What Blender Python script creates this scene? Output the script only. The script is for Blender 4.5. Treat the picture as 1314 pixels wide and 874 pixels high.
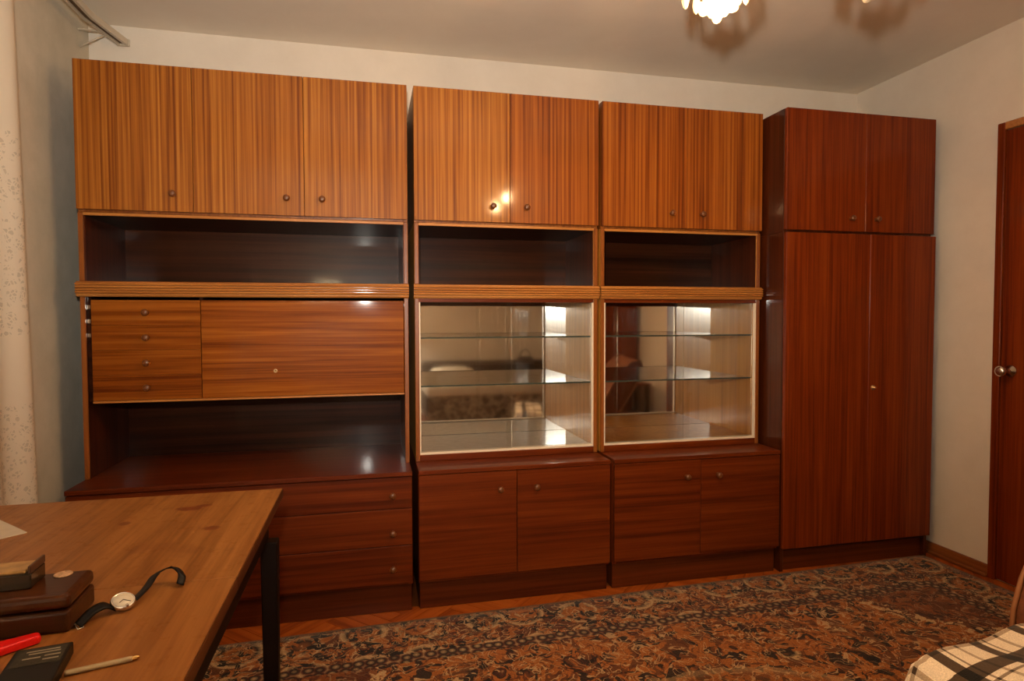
import bpy, bmesh, math, random
from mathutils import Vector, Matrix, Quaternion
random.seed(7)
scn = bpy.context.scene
for o in list(bpy.data.objects): bpy.data.objects.remove(o)
COL = scn.collection
PI = math.pi

# ------------------------------------------------------------------ camera
CAM = Vector((1.0874, -3.1345, 1.2098))
yaw, pitch, roll, FPX = 0.2263, -0.0352, -0.0029, 792.0
fw = Vector((math.sin(yaw)*math.cos(pitch), math.cos(yaw)*math.cos(pitch), math.sin(pitch)))
r0 = Vector((math.cos(yaw), -math.sin(yaw), 0)); u0 = r0.cross(fw)
rt = r0*math.cos(roll) + u0*math.sin(roll); up = -r0*math.sin(roll) + u0*math.cos(roll)
cd = bpy.data.cameras.new('camera'); cam = bpy.data.objects.new('camera', cd); COL.objects.link(cam)
cd.sensor_width = 36.0; cd.lens = 36.0*FPX/1314.0; cd.clip_start = 0.02
M = Matrix((rt, up, -fw)).transposed().to_4x4(); M.translation = CAM; cam.matrix_world = M
scn.camera = cam

# ------------------------------------------------------------------ world, lights, exposure
w = bpy.data.worlds.new('world'); scn.world = w; w.use_nodes = True
w.node_tree.nodes['Background'].inputs[0].default_value = (0.03, 0.035, 0.05, 1)
w.node_tree.nodes['Background'].inputs[1].default_value = 0.2
FLASH_W, BULB_E = 185.0, 1250.0
fl = bpy.data.lights.new('camera_flash', 'SPOT'); fl.energy = FLASH_W; fl.color = (1.0, 0.97, 0.86)
fl.spot_size = math.radians(116); fl.spot_blend = 1.0; fl.shadow_soft_size = 0.03
flo = bpy.data.objects.new('camera_flash', fl); COL.objects.link(flo)
flo.location = (1.05, -3.12, 1.40)
fdir = Vector((math.sin(yaw-0.05), math.cos(yaw-0.05), 0.33))
flo.rotation_euler = fdir.to_track_quat('-Z', 'Y').to_euler()
scn.view_settings.view_transform = 'Standard'; scn.view_settings.look = 'None'
scn.view_settings.exposure = 0.0; scn.view_settings.gamma = 1.0
scn.view_settings.use_curve_mapping = False

# ------------------------------------------------------------------ materials
class NT:
    def __init__(s, name):
        s.m = bpy.data.materials.new(name); s.m.use_nodes = True
        s.t = s.m.node_tree; s.N = s.t.nodes; s.L = s.t.links
        s.b = s.N['Principled BSDF']; s.out = s.N['Material Output']
    def n(s, ty, **kw):
        x = s.N.new(ty)
        for k, v in kw.items(): setattr(x, k, v)
        return x
    def lk(s, a, b): s.L.new(a, b)
    def put(s, sock, v):
        if hasattr(v, 'is_linked') or hasattr(v, 'links'): s.L.new(v, sock)
        else: sock.default_value = v
    def math(s, op, a, b=None, c=None, clamp=False):
        x = s.n('ShaderNodeMath', operation=op); x.use_clamp = clamp
        s.put(x.inputs[0], a)
        if b is not None: s.put(x.inputs[1], b)
        if c is not None: s.put(x.inputs[2], c)
        return x.outputs[0]
    def mix(s, f, a, b, blend='MIX'):
        x = s.n('ShaderNodeMix', data_type='RGBA', blend_type=blend)
        s.put(x.inputs[0], f); s.put(x.inputs[6], a); s.put(x.inputs[7], b)
        return x.outputs[2]
    def ramp(s, f, stops, interp='LINEAR'):
        x = s.n('ShaderNodeValToRGB'); cr = x.color_ramp; cr.interpolation = interp
        while len(cr.elements) < len(stops): cr.elements.new(0.5)
        for e, (p, c) in zip(cr.elements, stops):
            e.position = p; e.color = (*c, 1) if len(c) == 3 else c
        s.lk(f, x.inputs[0]); return x.outputs[0]
    def coords(s, scale=(1, 1, 1), rnd=0.0, kind='Object', rot=(0, 0, 0)):
        tc = s.n('ShaderNodeTexCoord'); v = tc.outputs[kind]
        if rnd:
            oi = s.n('ShaderNodeObjectInfo'); a = s.n('ShaderNodeVectorMath', operation='SCALE')
            cx = s.n('ShaderNodeCombineXYZ'); r = oi.outputs['Random']
            s.lk(r, cx.inputs[0]); s.put(cx.inputs[1], s.math('MULTIPLY', r, 3.7)); s.put(cx.inputs[2], s.math('MULTIPLY', r, 7.3))
            s.lk(cx.outputs[0], a.inputs[0]); a.inputs[3].default_value = rnd
            ad = s.n('ShaderNodeVectorMath', operation='ADD'); s.lk(v, ad.inputs[0]); s.lk(a.outputs[0], ad.inputs[1]); v = ad.outputs[0]
        mp = s.n('ShaderNodeMapping'); mp.inputs['Scale'].default_value = scale; mp.inputs['Rotation'].default_value = rot
        s.lk(v, mp.inputs[0]); return mp.outputs[0]
    def noise(s, v, scale, detail=2, rough=0.5, dist=0.0):
        x = s.n('ShaderNodeTexNoise'); s.lk(v, x.inputs['Vector'])
        x.inputs['Scale'].default_value = scale; x.inputs['Detail'].default_value = detail
        x.inputs['Roughness'].default_value = rough; x.inputs['Distortion'].default_value = dist
        return x.outputs[0]
    def voro(s, v, scale, feature='F1', out='Distance', rnd=1.0):
        x = s.n('ShaderNodeTexVoronoi', feature=feature); s.lk(v, x.inputs['Vector'])
        x.inputs['Scale'].default_value = scale; x.inputs['Randomness'].default_value = rnd
        return x.outputs[out]
    def bump(s, h, strength=0.2, dist=0.002):
        x = s.n('ShaderNodeBump'); x.inputs['Strength'].default_value = strength; x.inputs['Distance'].default_value = dist
        s.lk(h, x.inputs['Height']); s.lk(x.outputs[0], s.b.inputs['Normal'])
    def set(s, **kw):
        for k, v in kw.items(): s.put(s.b.inputs[k.replace('_', ' ')], v)

def plain(name, col, rough=0.5, metal=0.0, coat=0.0, noise=0.0, nscale=40, spec=0.5):
    m = NT(name)
    if noise:
        v = m.coords(); f = m.noise(v, nscale, 4)
        dark = tuple(c*(1-noise) for c in col); lite = tuple(min(1, c*(1+noise)) for c in col)
        m.put(m.b.inputs['Base Color'], m.ramp(f, [(0.3, dark), (0.7, lite)]))
        m.bump(f, 0.1, 0.001)
    else: m.b.inputs['Base Color'].default_value = (*col, 1)
    m.set(Roughness=rough, Metallic=metal, Specular_IOR_Level=spec)
    if coat: m.set(Coat_Weight=coat, Coat_Roughness=0.1)
    return m.m

def wood(name, dark, mid, lite, axis='z', fine=60, rough=0.4, coat=0.6, crough=0.1, rnd=1.0, contrast=1.0, spec=0.5, rib=0.0, stretch=0.022):
    """striped veneer; the grain runs along `axis`"""
    m = NT(name)
    st = {'x': (stretch, 1, 1), 'y': (1, stretch, 1), 'z': (1, 1, stretch)}[axis]
    v = m.coords(st, rnd=rnd)
    f1 = m.noise(v, fine, 2, 0.55, 0.15)
    f2 = m.noise(v, fine*0.22, 2, 0.5, 0.4)
    f3 = m.noise(v, fine*4.0, 3, 0.6)
    f = m.math('ADD', m.math('MULTIPLY', f1, 0.5), m.math('ADD', m.math('MULTIPLY', f2, 0.34), m.math('MULTIPLY', f3, 0.16)))
    if rib:   # quarter-sawn ribbon figure: narrow, nearly regular stripes
        sx = m.n('ShaderNodeSeparateXYZ'); m.lk(v, sx.inputs[0])
        ph = m.math('MULTIPLY_ADD', sx.outputs[0], 2*PI/rib, m.math('MULTIPLY', m.noise(v, 14, 2), 16.0))
        f = m.math('ADD', f, m.math('MULTIPLY', m.math('SINE', ph), 0.045))
    h = 0.14/contrast
    c = m.ramp(f, [(0.5-h, dark), (0.5, mid), (0.5+h, lite)])
    m.put(m.b.inputs['Base Color'], c)
    m.set(Roughness=rough, Coat_Weight=coat, Coat_Roughness=crough, Specular_IOR_Level=spec)
    sm = m.noise(m.coords((1, 1, 1)), 6, 3)
    m.put(m.b.inputs['Coat Roughness'], m.math('MULTIPLY_ADD', sm, crough*0.8, crough*0.6))
    m.bump(f3, 0.05, 0.0006)
    return m.m

W_HONEY = wood('honey_veneer_upright', (0.145, 0.033, 0.003), (0.285, 0.088, 0.0085), (0.40, 0.152, 0.022), 'z', 105, 0.42, 0.30, 0.10, contrast=1.0, spec=0.18, rib=0.0215, stretch=0.010)
W_HONEYR = wood('amber_veneer_upright', (0.12, 0.021, 0.0017), (0.25, 0.061, 0.005), (0.35, 0.107, 0.012), 'z', 105, 0.42, 0.30, 0.10, contrast=1.0, spec=0.18, rib=0.0215, stretch=0.010)
W_HONEYX = wood('honey_veneer_level', (0.10, 0.019, 0.0016), (0.20, 0.048, 0.0038), (0.29, 0.086, 0.009), 'x', 52, 0.40, 0.20, 0.06, contrast=1.1, spec=0.04)
W_EDGE = wood('honey_edge', (0.30, 0.095, 0.017), (0.42, 0.155, 0.03), (0.52, 0.215, 0.05), 'x', 80, 0.35, 0.5, 0.08, spec=0.3)
W_EDGEZ = wood('honey_edge_upright', (0.15, 0.034, 0.005), (0.22, 0.06, 0.008), (0.28, 0.085, 0.014), 'z', 80, 0.35, 0.45, 0.08, spec=0.3)
W_RED = wood('red_brown_veneer_level', (0.062, 0.0085, 0.0009), (0.112, 0.017, 0.0018), (0.16, 0.030, 0.0038), 'x', 48, 0.4, 0.22, 0.08, spec=0.12)
W_REDZ = wood('red_brown_veneer_upright', (0.085, 0.010, 0.0009), (0.150, 0.0205, 0.0017), (0.205, 0.036, 0.0036), 'z', 75, 0.42, 0.22, 0.10, spec=0.12)
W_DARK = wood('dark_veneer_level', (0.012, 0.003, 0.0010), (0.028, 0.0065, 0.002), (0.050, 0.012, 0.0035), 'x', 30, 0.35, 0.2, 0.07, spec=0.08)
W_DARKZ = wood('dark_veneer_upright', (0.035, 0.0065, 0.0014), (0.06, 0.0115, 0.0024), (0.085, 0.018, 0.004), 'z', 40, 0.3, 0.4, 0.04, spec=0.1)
W_INNER = wood('orange_inner_veneer', (0.44, 0.16, 0.02), (0.58, 0.235, 0.034), (0.66, 0.29, 0.055), 'z', 40, 0.32, 0.42, 0.20, spec=0.2)
W_PLINTH = wood('plinth_veneer', (0.05, 0.009, 0.002), (0.085, 0.016, 0.003), (0.12, 0.024, 0.005), 'x', 40, 0.4, 0.15, 0.15, spec=0.12)
W_KNOB = plain('knob_wood', (0.13, 0.036, 0.007), 0.35, coat=0.4)
W_LEG = plain('dark_leg_wood', (0.008, 0.0035, 0.002), 0.5); W_LEG.node_tree.nodes['Principled BSDF'].inputs['Specular IOR Level'].default_value = 0.12
M_KEY = plain('brass_lock', (0.5, 0.33, 0.16), 0.45, 1.0)
M_CHROME = plain('chrome', (0.8, 0.76, 0.7), 0.18, 1.0)
M_BRASS = plain('brass', (0.75, 0.48, 0.18), 0.25, 1.0)
M_CREAM = plain('cream_track', (0.72, 0.58, 0.42), 0.4, coat=0.3)
M_LINER = plain('pale_liner', (0.55, 0.5, 0.43), 0.18, coat=0.5, noise=0.08, nscale=30)

def wall_mat(name, a, b):
    m = NT(name); v = m.coords()
    f = m.noise(v, 5, 5, 0.65); g = m.noise(v, 160, 3)
    m.put(m.b.inputs['Base Color'], m.ramp(f, [(0.3, a), (0.7, b)]))
    m.set(Roughness=0.75, Specular_IOR_Level=0.25); m.bump(g, 0.25, 0.002); return m.m
M_WALL = wall_mat('wall_paper', (0.70, 0.625, 0.54), (0.76, 0.685, 0.60))
M_WALLL = wall_mat('wall_paper_left', (0.55, 0.50, 0.40), (0.68, 0.61, 0.50))  # left wall only, darker tone than the other walls
M_CEIL = wall_mat('ceiling_paint', (0.80, 0.71, 0.59), (0.84, 0.75, 0.63))

def thin_glass(name, tint=(0.95, 0.97, 0.95), refl=1.0):
    m = NT(name); m.N.remove(m.b)
    tr = m.n('ShaderNodeBsdfTransparent'); tr.inputs[0].default_value = (*tint, 1)
    gl = m.n('ShaderNodeBsdfGlossy'); gl.inputs['Roughness'].default_value = 0.02
    fr = m.n('ShaderNodeFresnel'); fr.inputs[0].default_value = 1.45
    mx = m.n('ShaderNodeMixShader'); m.put(mx.inputs[0], m.math('MULTIPLY', fr.outputs[0], refl, clamp=True))
    m.lk(tr.outputs[0], mx.inputs[1]); m.lk(gl.outputs[0], mx.inputs[2]); m.lk(mx.outputs[0], m.out.inputs[0]); return m.m
M_PANE = thin_glass('sliding_pane_glass', (0.985, 0.985, 0.975), 0.9)
M_SHELF = thin_glass('shelf_glass', (0.90, 0.92, 0.88), 1.3)
M_GEDGE = plain('glass_edge', (0.05, 0.06, 0.045), 0.15, coat=0.5)
def mirror_mat():
    m = NT('mirror_silver'); m.b.inputs['Base Color'].default_value = (0.93, 0.92, 0.90, 1); m.set(Metallic=1.0, Roughness=0.05); return m.m
M_MIRROR = mirror_mat()
def crystal():
    m = NT('crystal'); m.N.remove(m.b)
    tr = m.n('ShaderNodeBsdfTransparent'); tr.inputs[0].default_value = (0.93, 0.86, 0.72, 1)
    gl = m.n('ShaderNodeBsdfGlossy'); gl.inputs['Roughness'].default_value = 0.05
    tl = m.n('ShaderNodeBsdfTranslucent'); tl.inputs[0].default_value = (0.95, 0.85, 0.66, 1)
    df = m.n('ShaderNodeBsdfDiffuse'); df.inputs[0].default_value = (0.95, 0.88, 0.74, 1)
    a = m.n('ShaderNodeMixShader'); a.inputs[0].default_value = 0.5; m.lk(tl.outputs[0], a.inputs[1]); m.lk(df.outputs[0], a.inputs[2])
    b = m.n('ShaderNodeMixShader'); b.inputs[0].default_value = 0.65; m.lk(tr.outputs[0], b.inputs[1]); m.lk(a.outputs[0], b.inputs[2])
    c = m.n('ShaderNodeMixShader'); c.inputs[0].default_value = 0.25; m.lk(b.outputs[0], c.inputs[1]); m.lk(gl.outputs[0], c.inputs[2])
    m.lk(c.outputs[0], m.out.inputs[0]); return m.m
M_CRYSTAL = crystal()
def emit(name, col, e):
    m = NT(name); m.b.inputs['Base Color'].default_value = (0.9, 0.85, 0.7, 1)
    m.b.inputs['Emission Color'].default_value = (*col, 1); m.b.inputs['Emission Strength'].default_value = e; return m.m
M_BULBOFF = plain('unlit_bulb', (0.8, 0.74, 0.6), 0.2, coat=0.5)
M_BULB = emit('lit_bulb', (1.0, 0.60, 0.28), BULB_E)

# ------------------------------------------------------------------ mesh helpers
class B:
    def __init__(s): s.bm = bmesh.new()
    def box(s, x0, x1, y0, y1, z0, z1, bev=0.0015, seg=1):
        t = bmesh.new(); bmesh.ops.create_cube(t, size=1)
        for v in t.verts: v.co = Vector(((x0+x1)/2+v.co.x*(x1-x0), (y0+y1)/2+v.co.y*(y1-y0), (z0+z1)/2+v.co.z*(z1-z0)))
        if bev: bmesh.ops.bevel(t, geom=t.edges[:], offset=bev, segments=seg, profile=0.5, affect='EDGES')
        return s.join(t)
    def join(s, t, mat=None):
        if mat: bmesh.ops.transform(t, matrix=mat, verts=t.verts[:])
        me = bpy.data.meshes.new('tmp'); t.to_mesh(me); t.free(); s.bm.from_mesh(me); bpy.data.meshes.remove(me); return s
    def lathe(s, prof, n=16, origin=(0, 0, 0), axis=(0, 0, 1), smooth=True):
        """prof: list of (radius, height) along axis"""
        t = bmesh.new(); rings = []
        for r, h in prof:
            if r < 1e-6: rings.append([t.verts.new((0, 0, h))])
            else: rings.append([t.verts.new((r*math.cos(2*PI*k/n), r*math.sin(2*PI*k/n), h)) for k in range(n)])
        for a, b in zip(rings, rings[1:]):
            for k in range(n):
                k2 = (k+1) % n
                if len(a) == 1 and len(b) == 1: continue
                if len(a) == 1: f = t.faces.new((a[0], b[k2], b[k]))
                elif len(b) == 1: f = t.faces.new((a[k], a[k2], b[0]))
                else: f = t.faces.new((a[k], a[k2], b[k2], b[k]))
                f.smooth = smooth
        bmesh.ops.recalc_face_normals(t, faces=t.faces[:])
        q = Vector((0, 0, 1)).rotation_difference(Vector(axis).normalized())
        return s.join(t, Matrix.Translation(origin) @ q.to_matrix().to_4x4())
    def tube(s, pts, r, n=8, closed=False):
        t = bmesh.new(); rings = []; pts = [Vector(p) for p in pts]; L = len(pts); prev = None
        for i, p in enumerate(pts):
            if closed: d = pts[(i+1) % L]-pts[i-1]
            else: d = pts[min(i+1, L-1)]-pts[max(i-1, 0)]
            d.normalize()
            a = Vector((0, 0, 1)) if prev is None else prev
            if abs(a.dot(d)) > 0.95 and prev is None: a = Vector((1, 0, 0))
            a = (a-d*a.dot(d)).normalized(); prev = a; b = d.cross(a)
            rr = r[i] if isinstance(r, (list, tuple)) else r
            rings.append([t.verts.new(p+(a*math.cos(2*PI*k/n)+b*math.sin(2*PI*k/n))*rr) for k in range(n)])
        prs = list(zip(rings, rings[1:])) + ([(rings[-1], rings[0])] if closed else [])
        for a, b in prs:
            for k in range(n):
                f = t.faces.new((a[k], a[(k+1) % n], b[(k+1) % n], b[k])); f.smooth = True
        if not closed: t.faces.new(rings[0][::-1]); t.faces.new(rings[-1])
        bmesh.ops.recalc_face_normals(t, faces=t.faces[:]); return s.join(t)
    def sphere(s, c, r, u=12, v=8, scale=(1, 1, 1)):
        t = bmesh.new(); bmesh.ops.create_uvsphere(t, u_segments=u, v_segments=v, radius=r)
        for f in t.faces: f.smooth = True
        return s.join(t, Matrix.Translation(c) @ Matrix.Diagonal((*scale, 1)))
    def prism(s, poly, lo, hi, axis='x', smooth=False):
        """polygon in the two other axes, extruded along axis"""
        t = bmesh.new()
        def mk(p, h): return {'x': (h, p[0], p[1]), 'y': (p[0], h, p[1]), 'z': (p[0], p[1], h)}[axis]
        a = [t.verts.new(mk(p, lo)) for p in poly]; b = [t.verts.new(mk(p, hi)) for p in poly]; n = len(poly)
        for k in range(n): f = t.faces.new((a[k], a[(k+1) % n], b[(k+1) % n], b[k])); f.smooth = smooth
        t.faces.new(a[::-1]); t.faces.new(b)
        bmesh.ops.recalc_face_normals(t, faces=t.faces[:]); return s.join(t)
    def grid(s, fn, nu, nv, thick=0.0):
        t = bmesh.new(); V = [[t.verts.new(fn(i/nu, j/nv)) for j in range(nv+1)] for i in range(nu+1)]
        for i in range(nu):
            for j in range(nv):
                f = t.faces.new((V[i][j], V[i+1][j], V[i+1][j+1], V[i][j+1])); f.smooth = True
        if thick: bmesh.ops.recalc_face_normals(t, faces=t.faces[:]); bmesh.ops.solidify(t, geom=t.faces[:], thickness=thick)
        for f in t.faces: f.smooth = True
        return s.join(t)
    def xf(s, mat): bmesh.ops.transform(s.bm, matrix=mat, verts=s.bm.verts[:]); return s

def tag(o, label=None, cat=None, group=None, kind=None):
    if label: o['label'] = label
    if cat: o['category'] = cat
    if group: o['group'] = group
    if kind: o['kind'] = kind
    return o
def thing(name, label, cat, loc=(0, 0, 0), group=None, rotz=0.0):
    o = bpy.data.objects.new(name, None); COL.objects.link(o); o.location = loc; o.rotation_euler = (0, 0, rotz)
    o.empty_display_size = 0.05; o['org'] = tuple(loc)
    return tag(o, label, cat, group)
def root_org(p):
    while p.parent: p = p.parent
    return Vector(p['org']) if 'org' in p else Vector((0, 0, 0))
def part(name, b, mat, parent=None, label=None, local=False):
    """b in world coordinates unless local; a child keeps its thing's origin"""
    me = bpy.data.meshes.new(name)
    if parent is not None and not local:
        bmesh.ops.translate(b.bm, vec=-root_org(parent), verts=b.bm.verts[:])
    b.bm.to_mesh(me); b.bm.free(); me.materials.append(mat)
    o = bpy.data.objects.new(name, me); COL.objects.link(o)
    if parent is not None: o.parent = parent
    if label: o['label'] = label
    return o
def solo(name, b, mat, label, cat, loc, group=None, local=False):
    """a thing of one mesh with its origin at loc"""
    me = bpy.data.meshes.new(name)
    if not local: bmesh.ops.translate(b.bm, vec=-Vector(loc), verts=b.bm.verts[:])
    b.bm.to_mesh(me); b.bm.free(); me.materials.append(mat)
    o = bpy.data.objects.new(name, me); COL.objects.link(o); o.location = loc
    return tag(o, label, cat, group)
def struct(name, b, mat):
    o = part(name, b, mat); o['kind'] = 'structure'; return o

# ------------------------------------------------------------------ room shell
XL, XR, YB, YF, ZC = -0.115, 3.898, 0.0, -4.85, 2.5255
PIT = (XL, XR, -1.06, -0.55)
fm = wood('parquet_oak', (0.20, 0.036, 0.0045), (0.36, 0.078, 0.010), (0.46, 0.115, 0.017), 'y', 30, 0.4, 0.2, 0.2, spec=0.15)
fb = B()
fb.box(XL-.1, XR+.1, YF-.1, PIT[2], -0.12, 0, 0); fb.box(XL-.1, XR+.1, PIT[3], YB+.1, -0.12, 0, 0)
fb.box(XL-.1, XR+.1, PIT[2], PIT[3], -0.12, -0.006, 0)
floor = struct('floor', fb, plain('floor_wood', (0.20, 0.05, 0.009), 0.4, coat=0.4, noise=0.25, nscale=12))
def clip(poly, x0, x1, y0, y1):
    for ax, lim, sg in ((0, x0, 1), (0, x1, -1), (1, y0, 1), (1, y1, -1)):
        out = []
        for i in range(len(poly)):
            a, b = poly[i-1], poly[i]; da, db = sg*(a[ax]-lim), sg*(b[ax]-lim)
            if (da >= 0) != (db >= 0):
                t = da/(da-db); out.append((a[0]+t*(b[0]-a[0]), a[1]+t*(b[1]-a[1])))
            if db >= 0: out.append(b)
        poly = out
        if len(poly) < 3: return []
    return poly
Lb, Wb, gp = 0.35, 0.07, 0.0012
nb = int(Lb/Wb)
ca = math.cos(PI/4)
def rot45(p): return (ca*p[0]-ca*p[1]+1.2, ca*p[0]+ca*p[1]-0.7)
for i in range(-70, 70):
    for j in range(-14, 14):
        # herringbone: pairs stepping on the diagonal
        for hor in (0, 1):
            bx, by = i*Wb + j*Lb, i*Wb - j*Lb
            if hor: x0, x1, y0, y1 = bx, bx+Lb, by, by+Wb
            else: x0, x1, y0, y1 = bx, bx+Wb, by+Wb, by+Wb+Lb
            if abs((x0+x1)/2) > 4 or abs((y0+y1)/2) > 4: continue
            q = [rot45(p) for p in ((x0+gp, y0+gp), (x1-gp, y0+gp), (x1-gp, y1-gp), (x0+gp, y1-gp))]
            q = clip(q, *PIT)
            if len(q) < 3: continue
            ar = abs(sum(q[k-1][0]*q[k][1]-q[k][0]*q[k-1][1] for k in range(len(q))))/2
            if ar < 2e-4: continue
            cx = sum(p[0] for p in q)/len(q); cy = sum(p[1] for p in q)/len(q)
            ang = PI/4 if not hor else -PI/4   # grain along local y
            R = Matrix.Rotation(-ang, 3, 'Z')
            loc = [R @ Vector((p[0]-cx, p[1]-cy, 0)) for p in q]
            o = part('parquet_block', B().prism([(v.x, v.y) for v in loc], -0.007, 0.0, 'z'), fm, floor, local=True)
            o.location = (cx, cy, random.uniform(-0.0006, 0.0)); o.rotation_euler = (0, 0, ang)
struct('wall_back', B().box(XL-.1, XR+.1, YB, YB+.1, 0, ZC, 0), M_WALL)
struct('wall_left', B().box(XL-.1, XL, YF-.1, YB+.1, 0, ZC, 0), M_WALLL)
struct('wall_right', B().box(XR, XR+.1, YF-.1, YB+.1, 0, ZC, 0), M_WALL)
struct('wall_front', B().box(XL-.1, XR+.1, YF-.1, YF, 0, ZC, 0), M_WALL)
struct('ceiling', B().box(XL-.1, XR+.1, YF-.1, YB+.1, ZC, ZC+.1, 0), M_CEIL)

# door in the right wall
DY0, DY1, DZ = -0.866, -1.76, 2.086
d = tag(thing('door_1', None, None, (XR, DY0, 0)), kind='structure')
cb = B(); cw = 0.034
part('door_casing', B().box(XR-.022, XR, DY0-cw, DY0, 0, DZ, .003), W_REDZ, d)
part('door_casing', B().box(XR-.022, XR, DY1, DY1+cw, 0, DZ, .003), W_REDZ, d)
part('door_casing', B().box(XR-.022, XR, DY1+cw, DY0-cw, DZ-cw, DZ, .003), W_EDGE, d)
leaf = part('door_leaf', B().box(XR-.014, XR, DY1+cw+.003, DY0-cw-.003, .008, DZ-cw-.003, .002), W_REDZ, d)
hz, hy = .97, -.950
part('door_handle', B().lathe([(0, -.004), (.026, -.004), (.026, .004), (.012, .009), (.010, .036), (.016, .042), (.024, .052), (.023, .064), (.012, .071), (0, .072)], 20, (XR-.018, hy, hz), (-1, 0, 0)), M_CHROME, leaf, 'round chrome door knob')
# baseboards and quarter round on the right wall
M_BASEB = wood('baseboard_wood', (0.13, 0.035, 0.008), (0.21, 0.06, 0.012), (0.28, 0.09, 0.02), 'y', 40, 0.45, 0.3, 0.2)
b = B().box(XR-.016, XR, DY0, -.002, 0, .055, .003); b.box(XR-.034, XR-.016, DY0, -.002, 0, .016, .004)
struct('baseboard_right', b, M_BASEB)
b = B().box(XR-.016, XR, YF, DY1, 0, .055, .003); b.box(XR-.034, XR-.016, YF, DY1, 0, .016, .004)
struct('baseboard_right', b, M_BASEB)
struct('baseboard_left', B().box(XL, XL+.016, YF, -.66, 0, .055, .003), M_BASEB)
# window behind the lace curtain on the left wall
wn = tag(thing('window_1', None, None, (XL, -1.75, .85)), kind='structure')
M_WFR = plain('window_paint', (0.7, 0.66, 0.58), 0.4)
M_NIGHT = plain('night_pane', (0.01, 0.012, 0.018), 0.05, coat=1.0)
for y0, y1, z0, z1 in ((-1.15, -1.08, .80, 2.25), (-2.45, -2.38, .80, 2.25), (-1.80, -1.73, .87, 2.18), (-2.38, -1.15, 2.18, 2.25), (-2.38, -1.15, .80, .87)):
    part('window_frame', B().box(XL, XL+.035, y0, y1, z0, z1, .003), M_WFR, wn)
for y0, y1 in ((-1.73, -1.15), (-2.38, -1.80)):
    part('window_pane', B().box(XL, XL+.012, y0, y1, .87, 2.18, 0), M_NIGHT, wn)
part('window_sill', B().box(XL, XL+.06, -2.5, -1.03, .765, .80, .004), M_WFR, wn)

# ------------------------------------------------------------------ knobs
def knob_mesh():
    b = B().lathe([(0, -.002), (.009, -.002), (.0085, .004), (.0065, .009), (.0075, .013), (.0125, .017), (.0135, .021), (.0115, .026), (.006, .0285), (0, .029)], 16, (0, 0, 0), (0, -1, 0))
    me = bpy.data.meshes.new('knob'); b.bm.to_mesh(me); b.bm.free(); me.materials.append(W_KNOB); return me
KNOB = knob_mesh()
def knob(parent, x, y, z):
    o = bpy.data.objects.new('knob', KNOB); COL.objects.link(o); o.parent = parent
    o.location = Vector((x, y, z)) - root_org(parent); return o

YU, YD = -0.434, -0.454      # carcass front and door front of the upper tier
YBC, YBD = -0.588, -0.608    # the same for the base tier
T = 0.018
def carcass(t, x0, x1, y0, y1, z0, z1, side, back, top=True, bottom=True):
    part('side_panel', B().box(x0, x0+T, y0, y1, z0, z1), side, t)
    part('side_panel', B().box(x1-T, x1, y0, y1, z0, z1), side, t)
    if top: part('top_panel', B().box(x0+T, x1-T, y0, y1, z1-T, z1), side, t)
    if bottom: part('bottom_panel', B().box(x0+T, x1-T, y0, y1, z0, z0+T), side, t)
    part('back_panel', B().box(x0+T, x1-T, y1-.006, y1, z0+(T if bottom else 0), z1-(T if top else 0), 0), back, t)

# ------------------------------------------------------------------ upper cabinets
ZU0, ZU1 = 1.625, 2.2
def upper(x0, x1, splits, knobs, label, mats):
    t = thing('upper_cabinet', label, 'cabinet', ((x0+x1)/2, -.22, ZU0), 'honey upper cabinets of the wall unit')
    carcass(t, x0, x1, YU, -.012, ZU0, ZU1, W_EDGEZ, W_DARK)
    xs = [x0] + splits + [x1]
    for k, (a, c) in enumerate(zip(xs, xs[1:])):
        dr = part('door', B().box(a+.0007, c-.0007, YD, YU-.001, ZU0+.010, ZU1, .001), mats[k], t)
        knob(dr, knobs[k], YD, 1.703)
    return t
upper(0.0, 1.250, [.413, .831], [.341, .763, .902], 'three-door honey veneer upper cabinet above the long dark open niche', [W_HONEY]*3)
upper(1.277, 2.113, [1.698], [1.620, 1.772], 'two-door honey upper cabinet with a lamp glint by its knob, middle of the top row', [W_HONEY, W_HONEYR])
upper(2.129, 2.960, [2.555], [2.476, 2.633], 'two-door honey upper cabinet directly left of the dark red-brown wardrobe', [W_HONEYR]*2)

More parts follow.
